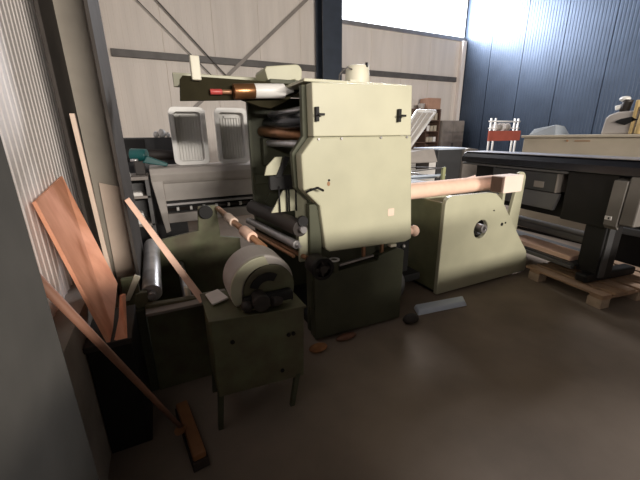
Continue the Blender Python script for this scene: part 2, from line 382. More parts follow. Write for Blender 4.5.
# the roll lying on the press hood
rl = thing('material_roll', 'roll of copper foil with white wrapper lying along the hood of the press', 'roll', (0.75, 2.52, 1.87))
MB().cyl((0.555, 2.545, 1.915), (0.705, 2.545, 1.925), 0.052, seg=28).build('copper_end', M['copperroll'], rl, 0.004)
MB().cyl((0.705, 2.545, 1.925), (0.93, 2.545, 1.935), 0.051, seg=28).build('white_wrapper', M['white'], rl, 0.004)
MB().cyl((0.93, 2.545, 1.935), (1.01, 2.545, 1.94), 0.035, 0.012, seg=20).build('twisted_tip', M['white'], rl, 0.004)
mk = thing('marker_rod', 'thin red and copper rod sticking out of the roll on the hood', 'rod', (0.48, 2.55, 1.90))
MB().cyl((0.40, 2.575, 1.912), (0.48, 2.575, 1.914), 0.019, seg=14).build('red_sleeve', M['red'], mk, 0.002)
MB().cyl((0.48, 2.575, 1.914), (0.548, 2.575, 1.916), 0.016, seg=14).build('copper_core', M['copper'], mk, 0.002)

# ================================================================ UNWIND FRAME, LEFT OF THE PRESS
uw = thing('unwind_frame', 'low dark green unwinding frame with rollers to the left of the press', 'machine frame', (0.2, 2.6, 0))
MB().prism([(-0.20, 0.0), (0.30, 0.0), (0.30, 0.60), (-0.19, 0.63)], 'y', 2.10, 2.15).build('near_frame', M['dirtgreen'], uw, 0.006)
MB().box(-0.19, 0.30, 2.03, 2.18, 0.585, 0.605).build('ledge', M['warmgrey'], uw, 0.003)
MB().prism([(-0.20, 0.0), (0.62, 0.0), (0.62, 0.68), (0.44, 0.72), (0.43, 1.02), (0.27, 1.02), (0.25, 0.80), (-0.05, 0.76), (-0.20, 0.70)], 'y', 3.10, 3.14).build('far_frame', M['dirtgreen'], uw, 0.006)
MB().cyl((0.33, 3.05, 0.97), (0.33, 3.10, 0.97), 0.06, seg=20).build('bearing', M['black'], uw, 0.004)
MB().box(-0.16, 0.28, 2.15, 3.10, 0.06, 0.12).build('tie_beam', M['dgreen'], uw)
roller('chrome_roller', (-0.148, 2.19, 0.665), (-0.142, 3.06, 0.735), 0.060, M['chrome'], uw)
roller('guide_roller', (0.06, 2.19, 0.50), (0.06, 3.06, 0.52), 0.03, M['alu'], uw)
MB().tube([(0.06, 2.2, 0.66), (0.06, 2.2, 0.50)], 0.018, 10).build('stub', M['offwhite'], uw, 0)
MB().box(-0.30, -0.21, 2.16, 2.20, 0.58, 0.80).box(-0.24, -0.17, 2.14, 2.19, 0.60, 0.70).build('bearing_bracket', M['dirtgreen'], uw, 0.006)
MB().slab([(-0.30, 2.15, 0.66), (-0.27, 2.15, 0.66), (-0.19, 2.15, 0.80), (-0.22, 2.15, 0.82)], (0, 0.02, 0)).build('lever', M['offwhite'], uw, 0.003)
MB().box(-0.31, -0.20, 2.11, 2.2, 0.0, 0.60).build('side_post', M['dgreen'], uw)
# the shafts running from the unwind frame to the press
sh = MB().cyl((0.585, 2.12, 0.875), (0.44, 3.08, 0.99), 0.024, seg=18).build('shaft', M['copper'], uw, 0)
MB().cyl((0.555, 2.32, 0.899), (0.53, 2.48, 0.918), 0.042, seg=20).build('core_sleeve', M['card'], sh, 0.003)
MB().cyl((0.50, 2.68, 0.942), (0.478, 2.83, 0.96), 0.038, seg=20).build('core_sleeve', M['paleboard'], sh, 0.003)
roller('dark_roller', (0.875, 2.16, 0.965), (0.745, 3.02, 0.985), 0.062, M['rubber'], press)
roller('silver_roller', (0.84, 2.16, 0.845), (0.70, 3.02, 0.86), 0.032, M['alu'], press)
roller('copper_rod', (0.80, 2.12, 0.775), (0.64, 3.02, 0.80), 0.014, M['copper'], press, False)
roller('lower_rod', (0.90, 2.12, 0.745), (0.72, 3.02, 0.76), 0.018, M['copper'], press, False)
MB().prism([(0.865, 0.70), (0.945, 0.70), (0.945, 1.03), (0.90, 1.05), (0.865, 1.00)], 'y', 2.17, 2.20).build('bearing_plate', M['cream'], press, 0.004)
MB().cyl((0.89, 2.14, 1.02), (0.89, 2.17, 1.02), 0.04, seg=16).cyl((0.905, 2.15, 0.95), (0.905, 2.17, 0.95), 0.015, seg=12).build('adjuster', M['black'], press, 0.003)

# ================================================================ GRINDER ON STAND
st = thing('machine_stand', 'worn dark green sheet metal stand on four legs, in front of the press', 'stand', (0.38, 1.75, 0))
MB().prism([(0.125, 0.22), (0.64, 0.18), (0.655, 0.652), (0.13, 0.695)], 'y', 1.60, 1.93).build('body', M['dirtgreen'], st, 0.008)
MB().prism([(0.12, 0.696), (0.662, 0.653), (0.664, 0.665), (0.12, 0.708)], 'y', 1.585, 1.95).build('top_sheet', M['dirtgreen'], st, 0.003)
for a, b in (((0.115, 1.61), (0.14, 1.62)), ((0.548, 1.59), (0.61, 1.62)), ((0.13, 1.93), (0.15, 1.91)), ((0.60, 1.95), (0.62, 1.91))):
    MB().hexa([(a[0] - .014, a[1] - .014, 0), (a[0] + .014, a[1] - .014, 0), (a[0] + .014, a[1] + .014, 0), (a[0] - .014, a[1] + .014, 0)],
              [(b[0] - .016, b[1] - .016, 0.24), (b[0] + .016, b[1] - .016, 0.24), (b[0] + .016, b[1] + .016, 0.24), (b[0] - .016, b[1] + .016, 0.24)]).build('leg', M['dgreen'], st, 0.002)
for x, z in ((0.23, 0.55), (0.55, 0.50), (0.58, 0.50), (0.50, .27)):
    MB().cyl((x, 1.592, z), (x, 1.602, z), 0.012, seg=12).build('rivet', M['black'], st, 0)
gz = 0.80
gr = thing('drum_grinder', 'cream round drum housing with open front on the green stand', 'grinder', (0.44, 1.78, 0.68))
# drum shell: outer casing cut off flat at the bottom, opening in front
ang0, ang1 = -32, 212
outer = circ(0.44, gz, 0.185, 36, ang0, ang1)
MB().prism(outer, 'y', 1.68, 1.90).build('drum_housing', M['pgrey'], gr, 0.012)
ring_o = circ(0.44, gz, 0.185, 36, 35, 205); ring_i = circ(0.50, gz - 0.04, 0.142, 36, 200, 35)
MB().prism(circ(0.44, gz, 0.184, 20, 85, 203) + circ(0.465, gz - 0.02, 0.150, 20, 203, 85), 'y', 1.660, 1.68).build('front_rim', M['cream'], gr, 0.004)
MB().prism(circ(0.475, gz - 0.02, 0.148, 30, -25, 205), 'y', 1.664, 1.682).build('front_disc', M['dirtgreen'], gr, 0.003)
MB().prism(circ(0.46, gz - .02, 0.105, 14, 55, 160) + circ(0.46, gz - .02, 0.06, 14, 160, 55), 'y', 1.650, 1.664).build('slot', M['black'], gr, 0.002)
MB().cyl((0.40, 1.57, 0.75), (0.40, 1.66, 0.75), 0.048, seg=22).ball((0.33, 1.62, 0.73), 0.035).cyl((0.46, 1.60, 0.735), (0.52, 1.63, 0.72), 0.03, seg=14).build('motor', M['rubber'], gr, 0.006)
MB().box(0.31, 0.60, 1.61, 1.67, 0.70, 0.775).build('gear_case', M['black'], gr, 0.02)
MB().box(0.30, 0.58, 1.60, 1.88, 0.708, 0.720).build('foot_plate', M['dirtgreen'], gr, 0.004)
tag(MB().slab([(0.145, 1.90, 0.71), (0.225, 1.94, 0.71), (0.262, 1.79, 0.712), (0.165, 1.745, 0.712)], (0, 0, 0.012)).build('notepad', M['paper']), 'small white pad of paper on the stand beside the drum', 'paper')

# long pale lath lying across the unwind frame
tag(MB().hexa([(-0.212, 2.30, 1.25), (-0.185, 2.30, 1.265), (-0.185, 2.32, 1.265), (-0.212, 2.32, 1.25)], [(0.115, 1.975, 0.632), (0.155, 1.98, 0.645), (0.155, 2.0, 0.645), (0.115, 2.0, 0.632)]).build('wooden_lath', M['card'], bevel=0.002), 'long pale wooden lath leaning from the left column down across the unwinding frame', 'lath')

# ================================================================ LEFT WALL CLUTTER
tag(MB().slab([(-0.512, 1.865, 1.345), (-0.512, 2.42, 1.405), (-0.30, 2.06, 0.82), (-0.325, 1.80, 0.675), (-0.325, 1.68, 0.672)], (-0.016, 0, -0.006)).build('plywood_board', M['ply'], bevel=0.002), 'wide orange plywood board leaning on the white left wall', 'board')
tag(MB().slab([(-0.262, 1.84, 0.83), (-0.245, 1.86, 0.83), (-0.252, 1.68, 0.672), (-0.30, 1.68, 0.672), (-0.28, 1.75, 0.71)], (-0.012, 0.012, 0)).build('board_offcut', M['ply'], bevel=0.002), 'small orange plywood offcut standing beside the wide orange board', 'board')
tag(MB().hexa([(-0.385, 2.43, 0.0), (-0.36, 2.43, 0.0), (-0.36, 2.455, 0.0), (-0.385, 2.455, 0.0)], [(-0.415, 2.44, 1.75), (-0.39, 2.44, 1.75), (-0.39, 2.465, 1.75), (-0.415, 2.465, 1.75)]).build('thin_batten', M['paleboard'], bevel=0.001), 'thin upright pale batten between the orange board and the steel column web', 'batten')
cr = thing('dark_crate', 'low dark crate in shadow at the foot of the orange boards', 'crate', (-0.32, 1.85, 0))
MB().box(-0.435, -0.24, 1.70, 2.05, 0, 0.64).build('body', M['black'], cr)
MB().box(-0.438, -0.235, 1.675, 2.06, 0.64, 0.672).build('lid', M['rubber'], cr)
pb = MB().slab([(-0.42, 2.83, 0.0), (-0.29, 2.83, 0.0), (-0.27, 2.84, 1.27), (-0.40, 2.84, 1.31)], (0, 0.015, 0)).build('pale_board', M['paleboard'], bevel=0.002)
tag(pb, 'pale beige board standing against the pale grey column behind the orange board', 'board')
br = thing('broom', 'old wooden broom leaning on the near steel column, head on the floor', 'broom', (-0.05, 1.62, 0))
MB().cyl((-0.205, 0.60, 1.44), (-0.085, 1.60, 0.11), 0.008, 0.0115, seg=14).build('handle', M['handle'], br, 0)
Rb = Matrix.Translation((-0.045, 1.62, 0)) @ Matrix.Rotation(math.radians(8), 4, 'Z')
MB().box(-0.032, 0.032, -0.215, 0.20, 0.055, 0.095, R=Rb).build('block', M['broomw'], br, 0.008)
MB().box(-0.04, 0.04, -0.225, 0.21, 0.0, 0.055, R=Rb).build('bristles', M['bristle'], br, 0.004)
MB().cyl((-0.10, 1.56, 0.13), (-0.075, 1.62, 0.08), 0.022, seg=12).build('socket', M['broomw'], br, 0.003)

# ================================================================ REWINDER, RIGHT OF THE PRESS
rw = thing('rewind_unit', 'low cream green rewinding unit with pointed right flank and a round hole', 'machine', (3.0, 2.6, 0))
front = [(2.42, 0.02), (2.42, 0.93)] + [(2.50 + 0.08 * math.cos(math.radians(a)), 0.965 + 0.08 * math.sin(math.radians(a))) for a in (180, 150, 120, 90)] + \
        [(3.02, 1.035), (3.12, 1.02), (3.215, 0.955), (3.30, 0.86), (3.50, 0.62), (3.80, 0.28), (3.84, 0.16), (3.84, 0.02)]
fp = MB().prism(front, 'y', 2.28, 2.33, [circ(2.96, 0.655, 0.10, 28)]).build('front_plate', M['cream'], rw, 0.008)
MB().cyl((2.96, 2.40, 0.655), (2.96, 2.41, 0.655), 0.13, seg=28).build('hole_backing', M['black'], rw, 0)
hb = MB().cyl((3.0, 2.27, 0.655), (3.0, 2.40, 0.655), 0.045, inner=0.02, seg=24).build('shaft_hub', M['alu'], rw, 0.003)
for x, z, r in ((3.28, 0.67, 0.018), (3.12, 0.84, 0.008), (3.335, .68, .010)):
    MB().cyl((x, 2.274, z), (x, 2.282, z), r, seg=14).build('bolt_hole', M['black'], fp, 0)
MB().box(2.42, 2.46, 2.33, 2.90, 0.05, 0.98).build('left_side', M['shadegreen'], rw, 0.006)  # shade on this side is painted in as darker green
MB().prism([(2.40, 0.05), (2.40, 0.98), (3.10, 0.98), (3.66, 0.25), (3.66, 0.05)], 'y', 2.90, 2.94).build('rear_plate', M['cream'], rw, 0.006)
MB().box(2.46, 3.66, 2.33, 2.90, 0.0, 0.10).build('base', M['black'], rw)
# upright arm at the right, behind the front plate
arm = [(3.22, 0.50), (3.86, 0.10), (3.74, 0.60), (3.765, 1.10)] + circ(3.68, 1.13, 0.085, 8, 0, 90) + [(3.62, 1.20), (3.42, 0.85)]
MB().prism([(3.44, 0.25), (3.74, 0.25), (3.74, 0.60), (3.75, 1.10)] + circ(3.67, 1.12, 0.08, 8, 0, 120) + [(3.62, 1.05), (3.55, 0.6)], 'y', 2.40, 2.44).build('upright_arm', M['cream'], rw, 0.006)
MB().box(3.40, 3.44, 2.40, 2.46, 0.45, 1.08).build('strut', M['cream'], rw, 0.004)
MB().cyl((3.36, 2.55, 1.02), (3.42, 2.45, 0.94), 0.01, seg=8).build('link', M['alu'], rw, 0)
ht = thing('film_roll', 'long pink roll of film lying on top of the cream green rewinding unit', 'roll', (2.8, 2.6, 0.99))
MB().cyl((1.93, 2.60, 1.065), (3.46, 2.60, 1.075), 0.082, seg=32).build('roll', M['card'], ht, 0.012)
MB().hexa([(2.9, 2.62, 1.13), (3.25, 2.66, 1.15), (3.24, 2.66, 1.165), (3.20, 2.62, 1.16)], [(2.9, 2.64, 1.13), (3.25, 2.68, 1.15), (3.24, 2.68, 1.165), (3.20, 2.64, 1.16)]).build('loose_flap', M['card'], ht, 0)
eb = thing('end_box', 'pale pink box shaped sleeve at the right end of the long roll', 'box', (3.27, 2.31, 1.0))
MB().prism(rrect(3.17, 3.46, 1.02, 1.195, 0.012), 'y', 2.24, 2.39).build('sleeve', M['palepink'], eb, 0.003)
MB().box(3.145, 3.17, 2.25, 2.38, 1.03, 1.185).build('open_end', M['brownshelf'], eb, 0.002)
# things between press and rewinder
kn = MB().ball((2.12, 2.35, 0.735), 0.055, (0.8, 1, 1)).cyl((2.12, 2.35, 0.735), (1.83, 2.35, 0.735), 0.03, seg=14).build('knob', M['card'], press, 0)
MB().tube([(2.02, 2.5, 0.9), (2.05, 2.5, 1.05)], 0.010).tube([(1.80, 2.5, 0.88), (2.02, 2.5, 0.9)], 0.010).build('lever', M['alu'], press, 0)
MB().box(1.82, 2.38, 2.5, 2.9, 0.12, 0.20).build('connecting_beam', M['black'], press)
MB().box(1.95, 2.30, 2.60, 2.70, 0.10, 0.62).build('gearbox', M['black'], press, 0.02)
for x, z in ((2.02, 0.55), (2.12, 0.60), (2.2, 0.5), (2.10, .44)):
    MB().ball((x, 2.58, z), 0.022).build('fitting', M['alu'], press, 0)
bs = MB()
bs.ball((2.0, 2.42, 0.16), 0.12, (0.8, 0.6, 1.3)); tag(bs.build('plastic_bag', M['mgrey'], bevel=0), 'crumpled grey plastic bag on the floor between press and rewinding unit', 'bag')
tag(MB().hexa([(1.98, 2.06, 0), (2.54, 1.99, 0), (2.62, 2.12, 0), (2.04, 2.20, 0)], [(2.0, 2.08, 0.05), (2.52, 2.01, 0.05), (2.59, 2.10, 0.055), (2.05, 2.18, 0.05)]).build('plastic_wrapping', M['bluewhite'], bevel=0.012), 'flattened bluish white plastic wrapping on the floor in front of the rewinding unit', 'wrapping')
tag(MB().ball((1.84, 2.0, 0.045), 0.075, (1.1, 0.7, 0.6)).build('dark_rag', M['rubber'], bevel=0), 'dark crumpled rag on the floor at the right corner of the press', 'rag')
tag(MB().ball((0.93, 2.01, 0.03), 0.065, (1.2, 0.7, 0.45)).build('foam_scrap', M['foam'], bevel=0), 'small orange brown foam scrap on the floor in front of the press', 'scrap')
tag(MB().ball((1.20, 2.04, 0.03), 0.06, (1.6, 0.5, 0.45)).build('cloth_scrap', M['handle'], bevel=0), 'dark red brown cloth scrap on the floor under the press front', 'scrap')

# light tubular clips and frames seen over the roll
fr = thing('tube_frame', 'low frame of bright metal tubes and green corner posts behind the pink roll', 'frame', (3.2, 3.8, 0))
for q, z in enumerate((1.07, 1.02)):
    MB().cyl((2.3, 3.6 + q * 0.2, z + 0.01), (3.75, 3.6 + q * .2, z - 0.02), 0.016, seg=10).build('rail_tube', M['bluewhite'], fr, 0)
for x, y, z in ((3.66, 3.55, 1.17), (2.35, 3.55, 1.12), (3.66, 4.3, 1.15), (2.35, 4.3, 1.12)):
    MB().box(x - 0.025, x + 0.025, y - 0.02, y + 0.02, 0, z).build('post', M['green'], fr, 0.003)
MB().tube([(2.35, 3.58, 1.12), (3.66, 3.55, 1.16), (3.66, 4.3, 1.12), (2.35, 4.3, 1.10)], 0.008).build('upper_rail', M['girt'], fr, 0)
MB().tube([(2.9, 3.7, 1.04), (3.3, 4.2, 1.09), (3.64, 3.6, 1.03)], 0.012).build('brace', M['alu'], fr, 0)
MB().box(2.4, 3.6, 3.6, 4.25, 0.92, 0.95).build('shelf', M['dgrey'], fr)

# ================================================================ LARGE PRINTER ON PALLET (right)
D = Vector((0.14, 0.99, 0)).normalized(); N = Vector((0.99, -0.14, 0)).normalized()
def W(name, label, cat, s, n, z=0, group=None):
    p = Vector((3.72, 1.49, z)) + D * s + N * n
    return thing(name, label, cat, p, math.atan2(D.y, D.x), group)
RP = Matrix.Translation((3.72, 1.49, 0)) @ Matrix.Rotation(math.atan2(D.y, D.x), 4, 'Z')   # local x = along printer, local -y = away from front
def pbox(mb, s0, s1, n0, n1, z0, z1): return mb.box(s0, s1, -n1, -n0, z0, z1, R=RP)
def pprism(mb, prof, s0, s1):       # prof in (depth n, z), run along s
    return mb.prism([(-p[0], p[1]) for p in prof], 'x', s0, s1, R=RP)
pt = W('wide_format_printer', 'large black wide format printer on a wooden pallet at the right', 'printer', 0.7, 0.35, 0.14)
pprism(MB(), [(0.0, 1.235), (0.0, 1.31), (0.03, 1.355), (0.08, 1.37), (0.42, 1.37), (0.42, 1.235)], -0.14, 2.1).build('top_cover', M['blackgloss'], pt, 0.006)
pprism(MB(), [(0.035, 1.371), (0.42, 1.371), (0.42, 1.378), (0.035, 1.378)], -0.14, 2.1).build('cover_edge', M['alu'], pt, 0)
pprism(MB(), [(0.03, 1.20), (0.03, 1.225), (0.40, 1.225), (0.40, 1.20)], 0.55, 2.1).build('lower_lip', M['mgrey'], pt, 0.003)
pbox(MB(), 0.08, 0.55, 0.06, 0.50, 0.72, 1.234).build('right_housing', M['black'], pt, 0.01)
pbox(MB(), 0.55, 2.0, 0.20, 0.50, 0.70, 1.20).build('body', M['black'], pt, 0.01)
bx = pbox(MB(), 0.66, 1.55, 0.06, 0.2, 0.985, 1.19).build('ink_box', M['dgrey'], pt, 0.006)
pbox(MB(), 0.645, 0.66, 0.05, 0.2, 0.985, 1.19).build('end_plate', M['warmgrey'], bx, 0.002)
pbox(MB(), 0.80, 0.92, 0.052, 0.06, 1.02, 1.09).build('label_plate', M['warmgrey'], bx, 0.001)
pprism(MB(), [(0.02, 0.80), (0.06, 0.80), (0.12, 0.975), (0.08, 0.975)], 0.62, 1.7).build('paper_tray', M['mgrey'], pt, 0.004)
sp = pprism(MB(), [(-0.02, 0.78), (0.02, 0.74), (0.10, 1.21), (-0.01, 1.19)], -0.035, 0.075).build('side_panel', M['endgrey'], pt, 0.004)
pprism(MB(), [(-0.01, 0.80), (0.5, 0.80), (0.55, 0.70), (0.55, 1.36), (-0.0, 1.23)], -0.16, -0.04).build('end_housing', M['endgrey'], pt, 0.012)
pbox(MB(), 0.015, 0.07, -0.026, -0.008, 0.83, 0.865).build('rating_label', M['paper'], sp, 0)
pbox(MB(), 0.028, 0.042, -0.0275, -0.026, 0.838, 0.857).build('rating_print', M['dgrey'], sp, 0)
leg1 = pprism(MB(), [(0.10, 0.22), (0.34, 0.22), (0.34, 0.76), (0.10, 0.76)], 0.10, 0.30).build('leg', M['black'], pt, 0.01)
pbox(MB(), 0.08, 0.098, 0.12, 0.20, 0.20, 0.76).build('metal_edge', M['dgrey'], leg1, 0.002)
pbox(MB(), 1.75, 1.92, 0.10, 0.34, 0.20, 0.76).build('leg', M['black'], pt, 0.01)
pbox(MB(), 0.10, 0.22, -0.02, 0.72, 0.15, 0.24).build('foot', M['black'], pt, 0.02)
pbox(MB(), 1.76, 1.90, -0.02, 0.72, 0.15, 0.24).build('foot', M['black'], pt, 0.02)
pbox(MB(), 0.28, 1.78, 0.0, 0.04, 0.24, 0.275).build('cross_rail', M['mgrey'], pt, 0.004)
pbox(MB(), 0.28, 1.78, 0.04, 0.60, 0.26, 0.29).build('lower_shelf', M['dgrey'], pt, 0.004)
MB().box(0.32, 1.6, -0.50, -0.25, 0.46, 0.54, R=RP).build('media_basket', M['mgrey'], pt, 0.02)
# cardboard on the printer shelf
tag(pbox(MB(), 0.36, 1.15, 0.08, 0.34, 0.291, 0.34).build('cardboard_sheets', M['card'], bevel=0.002), 'stack of pink cardboard sheets on the black printer lower shelf', 'cardboard')
# pallet
pa = W('wooden_pallet', 'rough wooden pallet carrying the black wide format printer', 'pallet', 0.4, 0.5)
for n0 in (-0.11, 0.06, 0.23, 0.40, 0.57, 0.74, 0.91):
    pbox(MB(), -0.13, 0.70, n0, n0 + 0.12, 0.115, 0.138).build('deck_board', M['pallet'], pa, 0.002)
for s0 in (-0.13, 0.52):
    pbox(MB(), s0, s0 + 0.12, -0.11, 1.03, 0.093, 0.114).build('stringer_board', M['pallet'], pa, 0.002)
    for n0 in (-0.11, 0.40, 0.91):
        pbox(MB(), s0, s0 + 0.13, n0, n0 + 0.12, 0.0, 0.092).build('block', M['palletblock'], pa, 0.003)
# second machine further right with stepped front and pink boards
m2 = thing('stepped_grey_machine', 'dark grey machine base with stepped louvres at the right edge', 'machine', (5.3, 2.2, 0))
for k in range(4):
    MB().box(5.0 + k * 0.05, 5.50, 1.60, 2.20, 0.42 + k * 0.12, 0.50 + k * 0.12).build('louvre', M['mgrey' if k % 2 else 'dgrey'], m2, 0.006)
MB().box(5.2, 5.5, 1.66, 2.14, 0.0, 0.95).build('core', M['black'], m2)
tag(MB().slab([(4.95, 1.58, 0.0), (5.10, 1.15, 0.0), (5.55, 1.15, 0.0), (5.5, 1.58, 0.0)], (0, 0, 0.10)).build('dark_skid', M['dgrey'], bevel=0.004), 'low dark skid on the floor right of the printer pallet', 'skid')
tag(MB().slab([(4.97, 1.56, 0.10), (5.11, 1.20, 0.10), (5.5, 1.20, 0.10), (5.45, 1.56, 0.10)], (0, 0, 0.02)).build('pink_board', M['card'], bevel=0.002), 'pink cardboard sheet on the low dark skid right of the pallet', 'cardboard')

# beige cabinet machine behind the printer
bc = thing('beige_cabinet', 'long beige machine cabinet behind the black printer', 'machine', (5.9, 2.7, 0))
MB().box(5.6, 6.4, 1.2, 3.74, 0.05, 1.545).build('body', M['beige'], bc, 0.02)
MB().box(5.57, 6.42, 0.88, 3.77, 1.545, 1.585).build('top', M['beige'], bc, 0.008)
MB().box(5.592, 5.60, 1.0, 3.0, 1.22, 1.30).build('recess_strip', M['black'], bc, 0)
MB().cyl((5.585, 3.05, 1.50), (5.60, 3.05, 1.50), 0.015, seg=12).box(5.592, 5.6, 2.75, 2.95, 1.49, 1.505).build('badge', M['rust'], bc, 0)
MB().box(5.62, 6.3, 1.0, 3.6, 0, 0.05).build('foot', M['black'], bc, 0)
tag(MB().hexa([(5.62, 3.68, 1.585), (5.62, 3.25, 1.585), (6.0, 3.25, 1.585), (6.0, 3.68, 1.585)], [(5.65, 3.62, 1.68), (5.63, 3.27, 1.74), (5.9, 3.30, 1.72), (5.9, 3.60, 1.66)]).build('plastic_film_bundle', M['film'], bevel=0.01), 'crumpled clear plastic film bundle on the left end of the beige cabinet', 'plastic film')
sm = thing('stitching_head', 'old beige stitching machine head on the beige cabinet', 'sewing machine', (5.8, 2.5, 1.585))
MB().prism([(2.66, 1.586), (2.24, 1.586), (2.27, 1.88), (2.52, 1.87), (2.60, 1.84), (2.64, 1.80)], 'x', 5.62, 5.78).build('arm_body', M['pgrey'], sm, 0.02)
MB().cyl((5.70, 2.48, 1.87), (5.70, 2.46, 2.02), 0.055, seg=18).build('motor', M['rubber'], sm, 0.006)
MB().cyl((5.66, 2.57, 1.92), (5.70, 2.50, 1.94), 0.03, seg=14).build('dial', M['white'], sm, 0.004)
MB().ball((5.70, 2.50, 2.03), 0.06, (1, 1, 0.6)).build('cap', M['white'], sm, 0)
MB().box(5.6, 5.66, 2.30, 2.34, 1.586, 2.0).cyl((5.63, 2.24, 1.586), (5.63, 2.22, 1.92), 0.05, seg=16).build('pillar', M['gold'], sm, 0.01)
MB().prism([(2.52, 1.74), (2.40, 1.70), (2.28, 1.76), (2.34, 1.80), (2.45, 1.78)], 'x', 5.60, 5.63).build('recess', M['black'], sm, 0)

# red and white rack at the blue wall
rk = thing('red_board_rack', 'white tube rack with a red brown board against the blue wall', 'rack', (7.7, 5.6, 0))
for x in (7.12, 7.27, 7.95, 8.08):
    MB().cyl((x, 5.6, 0), (x, 5.6, 1.97), 0.022, seg=10).build('tube_leg', M['white'], rk, 0)
MB().box(7.05, 8.17, 5.55, 5.59, 1.46, 1.69).build('red_board', M['redwood'], rk, 0.004, 'red brown board')
MB().cyl((7.05, 5.6, 1.90), (8.15, 5.6, 1.90), 0.018, seg=10).cyl((7.05, 5.6, 1.75), (8.15, 5.6, 1.75), 0.012, seg=10).build('cross_tube', M['white'], rk, 0)
for x in (7.40, 7.68):
    tag(MB().cyl((x - 0.07, 5.64, 1.775), (x + 0.07, 5.64, 1.775), 0.075, seg=18).cyl((x - 0.085, 5.64, 1.775), (x - 0.07, 5.64, 1.775), 0.09, seg=18).cyl((x + 0.07, 5.64, 1.775), (x + 0.085, 5.64, 1.775), 0.09, seg=18).build('spool', M['pgrey'], rk, 0))

# dark grey box machine, white machine and leaning frame right of the press
db = thing('dark_box_machine', 'dark box shaped machine with curved grey end behind the pink roll', 'machine', (5.7, 5.3, 0))
MB().box(5.17, 5.85, 5.2, 5.9, 0.0, 1.32).build('body', M['dgrey'], db, 0.01)
MB().box(5.15, 5.90, 5.18, 5.92, 1.32, 1.355).build('lid', M['bluewhite'], db, 0.004)
MB().prism([(5.851, 0.0), (5.851, 1.31), (6.0, 1.34), (6.25, 1.31), (6.38, 1.22), (6.42, 0.0)], 'y', 5.15, 5.85).build('curved_end', M['warmgrey'], db, 0.01)
wm = thing('white_machine', 'low white machine with dark opening between press and dark box machine', 'machine', (4.5, 5.2, 0))
MB().box(4.06, 5.02, 5.08, 5.6, 0.0, 1.10).build('body', M['paper'], wm, 0.01)
MB().hexa([(4.06, 5.02, 1.10), (5.0, 5.02, 1.10), (5.0, 5.6, 1.10), (4.06, 5.6, 1.10)], [(4.25, 5.1, 1.30), (4.95, 5.1, 1.36), (4.95, 5.55, 1.36), (4.25, 5.55, 1.30)]).build('lid', M['pgrey'], wm, 0.01)
MB().box(4.5, 4.8, 5.04, 5.085, 0.98, 1.10).build('opening', M['rubber'], wm)
lf = thing('leaning_frame', 'white slatted metal frame leaning to the left behind the press', 'frame', (4.7, 5.75, 1.1))
A, B, Cc, Dd = Vector((4.36, 5.66, 1.31)), Vector((4.76, 5.66, 1.31)), Vector((5.46, 5.68, 2.09)), Vector((4.96, 5.68, 2.09))
def bar(mb, p, q, w): mb.cyl(p, q, w, seg=8)
mb = MB(); bar(mb, A, B, .02); bar(mb, B, Cc, .035); bar(mb, Cc, Dd, .035); bar(mb, Dd, A, .035); mb.build('rim', M['white'], lf, 0)
MB().slab([A, B, Cc, Dd], (0, 0.012, -0.012)).build('panel', M['pgrey'], lf, 0)
for t in (0.35, 0.62):
    MB().cyl(A.lerp(B, t), Dd.lerp(Cc, t), 0.014, seg=8).build('slat', M['white'], lf, 0)

# shelf with box, grey cabinet at far wall
bk = thing('brown_bookcase', 'dark brown open shelf unit by the far wall', 'shelf', (7.15, 7.8, 0))
for xa, xb in ((6.60, 6.65), (7.58, 7.63), (7.1, 7.13)):
    MB().box(xa, xb, 7.7, 8.1, 0, 2.33).build('upright', M['brownshelf'], bk)
for z in (0.4, 0.8, 1.1, 1.4, 1.7, 2.0, 2.30):
    MB().box(6.65, 7.58, 7.7, 8.1, z, z + 0.03).build('shelf_board', M['brownshelf'], bk)
MB().box(6.65, 7.58, 8.085, 8.1, 0, 2.3).build('back_panel', M['brownshelf'], bk)
tones = [M['paper'], M['pgrey'], M['cardbox'], M['steelgrey'], M['beige']]
rows = {1.13: 'lowest visible row', 1.43: 'second visible row', 1.73: 'third visible row', 2.03: 'top row'}
for z in rows:
    for k in range(3):
        x = 7.17 + k * 0.135
        o = MB().box(x, x + 0.10, 7.74, 8.0, z, z + random.uniform(0.12, 0.2)).build('storage_box', random.choice(tones))
        tag(o, 'small storage box on the %s of the brown shelf, %s' % (rows[z], ('left one', 'middle one', 'right one')[k]), 'box', 'small boxes on the brown shelf')
tag(MB().box(7.12, 7.60, 7.72, 8.05, 2.33, 2.62).build('cardboard_box', M['cardbox']), 'brown cardboard box on top of the dark brown shelf', 'box')
tag(MB().cyl((7.0, 7.85, 2.33), (7.0, 7.85, 2.47), 0.085, 0.105, seg=20).build('glass_bowl', M['pgrey']), 'grey round tub on top of the brown shelf left of the cardboard box', 'tub')
gc = thing('steel_cabinet', 'grey two door steel cabinet in the far right corner', 'cabinet', (8.15, 7.85, 0))
MB().box(7.66, 8.56, 7.66, 8.0, 0, 2.02).build('body', M['steelgrey'], gc, 0.006)
for a, b in ((7.67, 8.105), (8.115, 8.55)):
    dd = MB().box(a, b, 7.64, 7.659, 0.06, 2.0).build('door', M['steelgrey'], gc, 0.004)
    MB().box((8.08 if a < 8 else 8.125), (8.095 if a < 8 else 8.14), 7.62, 7.64, 1.2, 1.38).build('handle', M['girt'], dd, 0.002)

